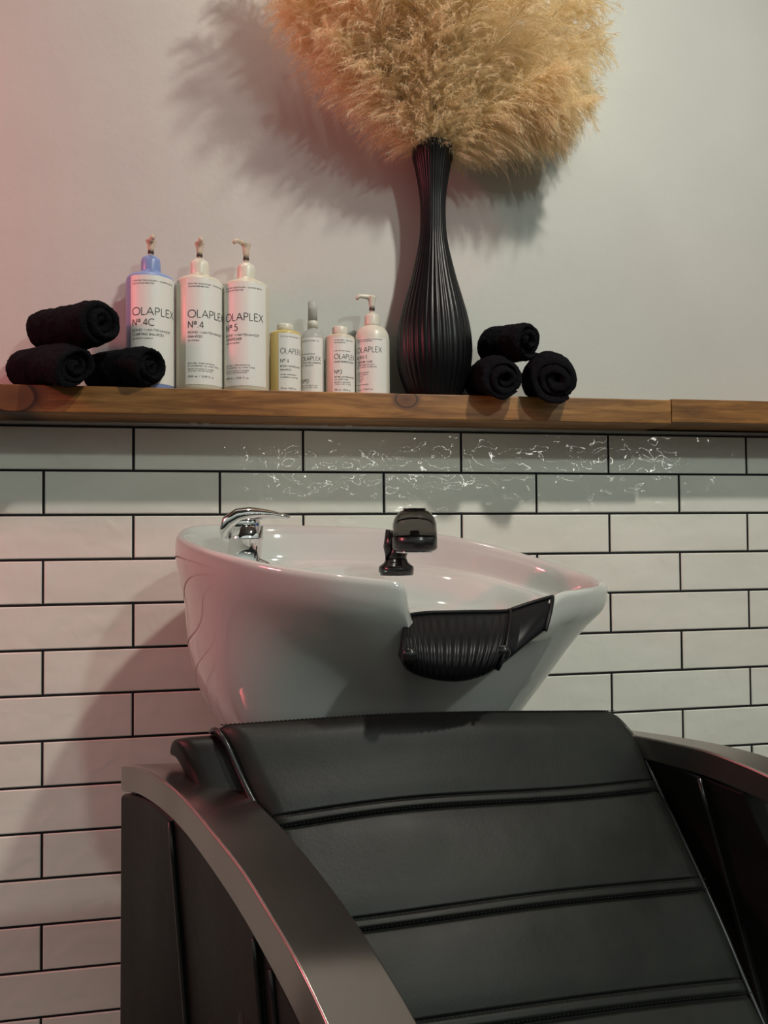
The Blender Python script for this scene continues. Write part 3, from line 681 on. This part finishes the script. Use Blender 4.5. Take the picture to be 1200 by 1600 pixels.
# lever: swoops over the body, thin flat blade to the right
bm = bmesh.new(); rings = []
lev = [(-.0245, .046, .006, .022), (-.0245, .060, .010, .025), (-.018, .074, .014, .026), (-.004, .083, .0135, .0255), (.012, .085, .0115, .023), (.028, .084, .0085, .019), (.044, .082, .0060, .0155), (.058, .079, .0045, .0125), (.068, .0765, .0035, .0105), (.071, .0755, .002, .007)]
for i, (a, c, hh, ww) in enumerate(lev):
    a0, c0_ = lev[max(i-1, 0)][:2]; a1, c1_ = lev[min(i+1, len(lev)-1)][:2]
    tv = Vector((a1-a0, 0, c1_-c0_)).normalized(); nv_ = Vector((-tv.z, 0, tv.x))
    ctr = FP(a, 0, c-hh*0.5)
    ring_ = []
    for q in [2*PI*k/24 for k in range(24)]:
        cq, sq = math.cos(q), math.sin(q)
        off = (hx*nv_.x+Vector((0, 0, 1))*nv_.z)*hh*(abs(sq)**0.7*math.copysign(1, sq))+hy*ww*(abs(cq)**0.8*math.copysign(1, cq))
        ring_.append(ctr+off)
    rings.append(ring_)
loft(bm, rings); wpart('lever', bm, M_chrome, FC)
bm = bmesh.new(); rings = []
for z, r_ in ((.046, .0242), (.066, .0240), (.074, .022), (.078, .016)):
    c = FP(.002, 0, z); rings.append([c+hx*r_*math.cos(q)+hy*r_*math.sin(q) for q in [2*PI*i/36 for i in range(36)]])
loft(bm, rings); wpart('cartridge_cover', bm, M_chrome, FC)
bm = bmesh.new(); dd = (hx*0.86-hy*0.52).normalized(); c = FP(.002, 0, .062)+dd*0.0237
tube(bm, [c, c+dd*0.0012], .0042, 14); wpart('temperature_dot', bm, M_dotblue, FC)
# --- hand shower on its black holder
hb = P(619, 886, 1.17)
def HP(a, b, c): return hb+hx*a+hy*b+Vector((0, 0, c))
def disc_ring(c, r_, n=32, tx=0.0): return [c+hx*r_*math.cos(q)+hy*r_*math.sin(q)+Vector((0, 0, tx*r_*math.cos(q))) for q in [2*PI*i/n for i in range(n)]]
bm = bmesh.new()
loft(bm, [disc_ring(HP(0, 0, z), r_) for z, r_ in ((-.012, .026), (-.003, .027), (.001, .0262), (.004, .022), (.007, .0185), (.014, .0155))])
tube(bm, [HP(-.001, 0, .006), HP(.002, 0, .02), HP(.007, 0, .034), HP(.014, 0, .048)], [.0165, .0145, .0145, .0150], 24)
HS = wpart('hand_shower', bm, M_blackpl, BR)
bm = bmesh.new(); tube(bm, [HP(-.012, -.004, .012), HP(-.013, -.006, .030), HP(-.008, -.008, .056)], [.004, .005, .005], 10, flat=1.6); wpart('holder_arm', bm, M_blackpl, HS)
hc_ = P(648, 850, 1.14); hc = Vector((hc_.x, hc_.y, hc_.z)); K = 1.14/F
def disc2(z, r_, tx=0.0): return [hc+hx*r_*math.cos(q)+hy*r_*math.sin(q)+Vector((0, 0, z+tx*r_*math.cos(q))) for q in [2*PI*i/40 for i in range(40)]]
bm = bmesh.new(); loft(bm, [disc2(z, r_) for z, r_ in ((-.0105, .026), (-.009, .031), (-.006, .0335), (.010, .0335), (.011, .0325))]); wpart('shower_ring', bm, M_blackpl, HS)
bm = bmesh.new(); loft(bm, [disc2(z, r_) for z, r_ in ((-.011, .029), (-.013, .028))]); wpart('spray_face', bm, M_chrome, HS)
bm = bmesh.new()
dome_o = [(.011, .0330), (.020, .0332), (.030, .0325), (.038, .0300), (.045, .0255), (.049, .0205), (.0515, .013), (.0522, .002)]
dome_i = [(z-.002, max(.001, r_-.002)) for z, r_ in dome_o]; dome_i[0] = (.011, .031)
loft(bm, [disc2(z, r_) for z, r_ in dome_i[::-1]]+[disc2(z, r_) for z, r_ in dome_o], True, True, True); wpart('clear_dome', bm, M_dome, HS)
bm = bmesh.new(); loft(bm, [disc2(z, r_) for z, r_ in ((.0115, .0295), (.014, .0290), (.016, .010), (.020, .006))]); wpart('inner_core', bm, M_blackpl, HS)
bm = bmesh.new(); loft(bm, [disc2(z, r_) for z, r_ in ((.0505, .017), (.0522, .0172), (.0530, .0165), (.0532, .006))]); wpart('dome_cap', bm, M_blackpl, HS)
# ================================================================== CHAIR
CH = root('shampoo_chair', (P(800, 1500, .75).x, P(800, 1500, .75).y, 0), 'black leatherette reclining salon chair with curved brushed steel armrests in front of the basin', 'chair')
Redge = PV([(935, 1112, 1.005), (962, 1111, .985), (986, 1132, .968), (1008, 1165, .953), (1035, 1223, .930), (1072, 1300, .893), (1109, 1379, .857), (1144, 1458, .826), (1178, 1539, .798), (1235, 1668, .755), (1300, 1815, .71)])
Ledge = PV([(330, 1142, .845), (338, 1132, .825), (355, 1150, .808), (385, 1215, .790), (418, 1286, .765), (433, 1372, .731), (444, 1459, .700), (457, 1544, .668), (470, 1632, .640), (492, 1775, .60), (512, 1945, .565)])
NVv = 150
RC, LC = cr(Redge, NVv), cr(Ledge, NVv)
seam_v = [4/10, 6/10, 8/10]          # parameter of the seams along the edge curves
lat = (RC[75]-LC[75]).normalized(); downv = ((RC[120]+LC[120])-(RC[50]+LC[50])).normalized()
nrm = lat.cross(downv).normalized()
if nrm.dot(CF) > 0: nrm = -nrm        # towards the room
def seam_off(t, u):
    d = 0
    for s in seam_v:
        a = (t-s-0.012*math.sin(u*2*PI)*(-0.5 if s == seam_v[0] else 0.1))/0.1*0.075     # metres from the seam centre
        d -= 0.0032*math.exp(-((a+0.0088)/0.0018)**2)+0.0060*math.exp(-((a-0.0095)/0.0026)**2)
        d -= 0.0025*math.exp(-(a/0.022)**2)-0.0022*math.exp(-(a/0.006)**4)
    a = (t-0.108)/0.1*0.075; d -= 0.005*math.exp(-(a/0.0028)**2)
    return d
def front(u, t):
    i = min(int(t*NVv), NVv-1); f = t*NVv-i
    A, B = LC[i].lerp(LC[i+1], f), RC[i].lerp(RC[i+1], f)
    return A.lerp(B, u)
T = 0.055
bm = bmesh.new(); rings = []; nu = 44
wob = lambda u, t: 0.0035*noise.noise(Vector((u*3, t*7, 1.3)))
for j in range(NVv*6+1):
    t = j/(NVv*6); e = t*0.75
    rr_ = 0.035; k = 1-math.sqrt(max(0, 1-(1-min(1, e/rr_))**2))
    fo, bo = -k*T*0.5, -T+k*T*0.5
    loop = []
    for i in range(nu+1):
        u = 0.5-0.5*math.cos(PI*i/nu) if False else i/nu
        m_ = min(u, 1-u)*0.48; re = 0.016
        rnd = -(1-math.sqrt(max(0, 1-(1-min(1, m_/re))**2)))*re
        loop.append(front(u, t)+nrm*(fo+rnd+seam_off(t, u)*min(1, m_/0.02)+wob(u, t)+0.012*math.sin(PI*u)))
    for i in range(nu, -1, -1):
        u = i/nu; m_ = min(u, 1-u)*0.48; re = 0.016
        rnd = (1-math.sqrt(max(0, 1-(1-min(1, m_/re))**2)))*re
        loop.append(front(u, t)+nrm*(bo+rnd))
    rings.append(loop)
loft(bm, rings); BK = wpart('backrest', bm, M_leather, CH)
# piping along both edges
def edge_curve(u, off, side): return [front(u, t/60)+nrm*off+lat*side for t in range(3, 61)]
for u, side in ((0.0, -0.0005), (1.0, 0.0005)):
    bm = bmesh.new(); tube(bm, edge_curve(u, -0.012, side), 0.0032, 8); wpart('piping', bm, M_pipe, BK)
bm = bmesh.new(); tube(bm, edge_curve(0.0, -0.05, -0.002), 0.0032, 8); wpart('piping', bm, M_pipe, BK)
# stitches along the seams
for s in [0.108]+seam_v:
    bm = bmesh.new()
    for sgn in (-1, 1):
        n = 110
        for i in range(1, n):
            u = i/n
            tt = s+sgn*(0.0092 if s > .2 else 0.010)+0.012*math.sin(u*2*PI)*(-0.5 if s == seam_v[0] else 0.1)*(s > .2)
            p = front(u, tt)+nrm*(seam_off(tt, u)+wob(u, tt)+0.012*math.sin(PI*u)+0.0006)
            q = front(u+0.0055, tt)+nrm*(seam_off(tt, u)+wob(u, tt)+0.012*math.sin(PI*(u+.0055))+0.0006)
            tube(bm, [p, q], 0.00045, 5)
    wpart('stitching', bm, M_thread, BK)
# shell behind the backrest cushion, slightly wider
bm = bmesh.new(); rings = []
for j in range(61):
    t = 0.012+0.988*j/60; e = (t-0.012)*0.75; k = 1-math.sqrt(max(0, 1-(1-min(1, e/0.06))**2))
    loop = []
    f0, b0 = -0.020-k*0.02, -0.080+k*0.02
    for (u, o_) in [(-0.085+k*.05, f0-0.012), (-0.07+k*.05, f0), (1.03-k*.05, f0), (1.045-k*.05, f0-0.012), (1.045-k*.05, b0+0.012), (1.03-k*.05, b0), (-0.07+k*.05, b0), (-0.085+k*.05, b0+0.012)]:
        loop.append(front(u, t)+nrm*o_)
    rings.append(loop)
loft(bm, rings); sub(wpart('back_shell', bm, M_leather2, CH), 2)
# armrests
def arm(outer, inner, bot_out, name='armrest'):
    O, I, B = cr(PV(outer), 72), cr(PV(inner), 72), cr(PV(bot_out), 72)
    bm = bmesh.new(); rings = []
    for o_, i_, b_ in zip(O, I, B): rings.append([o_, i_, i_+(b_-o_), b_])
    loft(bm, rings); a = wpart(name, bm, M_steel, CH); bev(a, 0.0028, 3, 50); return a
Lo = [(188, 1195, .88), (216, 1197, .845), (251, 1217, .80), (286, 1247, .76), (333, 1304, .70), (377, 1360, .65), (420, 1429, .60), (463, 1503, .55), (507, 1594, .51), (556, 1710, .465)]
Li = [(296, 1191, .915), (322, 1198, .88), (357, 1219, .835), (393, 1244, .795), (445, 1296, .735), (494, 1354, .688), (543, 1419, .638), (593, 1496, .588), (645, 1583, .548), (702, 1692, .502)]
Lb = [(x, y+d_, D_) for (x, y, D_), d_ in zip(Lo, (41, 45, 48, 53, 60, 72, 80, 90, 100, 110))]
arm(Lo, Li, Lb)
Ro = [(905, 1128, 1.065), (955, 1136, 1.035), (997, 1142, 1.00), (1060, 1151, .955), (1132, 1164, .905), (1200, 1182, .86), (1290, 1218, .80), (1390, 1275, .745)]
Ri = [(900, 1136, 1.02), (953, 1143, .985), (1002, 1151, .955), (1050, 1161, .92), (1112, 1176, .872), (1200, 1212, .81), (1290, 1265, .75), (1395, 1345, .695)]
Rb = [(x, y+d_, D_) for (x, y, D_), d_ in zip(Ri, (32, 34, 36, 38, 42, 46, 52, 60))]
arm(Ri, Ro, Rb)
# left side: rear panel and front panel, upholstered
def slab(cols_top, cols_bot, depthv, m, name, bevw=0.012, nx=24):
    Tt, Bb = cr(PV(cols_top), nx), cr(PV(cols_bot), nx)
    bm = bmesh.new(); rings = []
    for a, b in zip(Tt, Bb):
        pts = [a.lerp(b, k/8) for k in range(9)]
        rings.append(pts+[p+depthv for p in pts[::-1]])
    loft(bm, rings); o = wpart(name, bm, m, CH); bev(o, bevw, 4, 50); return o
inward = (CR*0.80+CF*0.45); inward.z = 0; inward.normalize()
rear_t = [(187, 1241, .888), (212, 1243, .858), (240, 1256, .822), (268, 1280, .788)]
rear_b = [(184, 1990, .888), (216, 2010, .850), (262, 2050, .805), (330, 2090, .755)]
slab(rear_t, rear_b, inward*0.05, M_leather2, 'side_panel', 0.010)
fr_t = [(262, 1276, .800), (300, 1312, .755), (345, 1375, .700), (385, 1440, .655), (398, 1462, .640)]
fr_b = [(325, 2090, .770), (360, 2110, .735), (395, 2120, .695), (425, 2140, .665), (452, 2150, .650)]
slab(fr_t, fr_b, inward*0.04, M_leather, 'side_panel', 0.008)
f2_t = [(398, 1462, .652), (425, 1512, .622), (470, 1605, .575), (520, 1720, .53)]
f2_b = [(452, 2150, .662), (480, 2170, .630), (520, 2190, .595), (560, 2230, .56)]
slab(f2_t, f2_b, inward*0.04, M_leather2, 'side_panel', 0.008)
for tp, bt in (((266, 1284, .789), (330, 2088, .757)), ((397, 1466, .640), (452, 2148, .650)), ((424, 1515, .620), (478, 2168, .628))):
    bm = bmesh.new(); a, b = P(*tp), P(*bt); tube(bm, [a.lerp(b, k/12) for k in range(13)], 0.0028, 8); wpart('side_piping', bm, M_pipe, CH)
# right side: inner face of the far side panel
outw = CR*0.75+CF*0.5; outw.z = 0; outw.normalize()
slab([(985, 1178, .975), (1035, 1190, .935), (1093, 1214, .885)], [(1100, 1900, .935), (1190, 1900, .89), (1270, 1880, .84)], outw*0.05, M_leather2, 'side_panel', 0.006)
slab([(1092, 1212, .895), (1130, 1228, .868), (1161, 1241, .848)], [(1275, 1880, .845), (1330, 1800, .82), (1400, 1750, .80)], outw*0.05, M_leather, 'side_panel', 0.006)
bm = bmesh.new(); a, b = P(1092, 1216, .884), P(1272, 1880, .838); tube(bm, [a.lerp(b, k/12) for k in range(13)], 0.003, 8); wpart('side_piping', bm, M_pipe, CH)
# seat, apron and base (below the frame)
sA, sB = front(0, 1.0), front(1, 1.0)
fw = nrm.copy(); fw.z = 0; fw.normalize()
bm = bmesh.new(); rings = []
la = lat.copy(); la.z = 0; la.normalize()
c_ = (sA+sB)/2; zs = min(sA.z, sB.z)
for x_, z0, z1 in ((-.10, -.16, -.07), (-.08, -.17, -.06), (.0, -.17, -.055), (.25, -.165, -.045), (.42, -.16, -.05), (.45, -.155, -.075)):
    cc = Vector((c_.x, c_.y, 0))+fw*x_; rings.append([cc-la*.24+Vector((0, 0, zs+z0)), cc+la*.24+Vector((0, 0, zs+z0)), cc+la*.24+Vector((0, 0, zs+z1)), cc-la*.24+Vector((0, 0, zs+z1))])
loft(bm, rings); o = wpart('seat', bm, M_leather, CH); bev(o, 0.02, 4, 40)
bm = bmesh.new(); cc = Vector((c_.x, c_.y, 0))+fw*0.1
for (a, b, z0, z1) in ((.20, .20, 0, .03), (.06, .06, .03, zs-.165)):
    rings = [[cc+la*sx*a+fw*sy*b+Vector((0, 0, z)) for sx, sy in ((-1, -1), (1, -1), (1, 1), (-1, 1))] for z in (z0, z1)]
    loft(bm, rings)
bev(wpart('base', bm, M_steel, CH), 0.004)
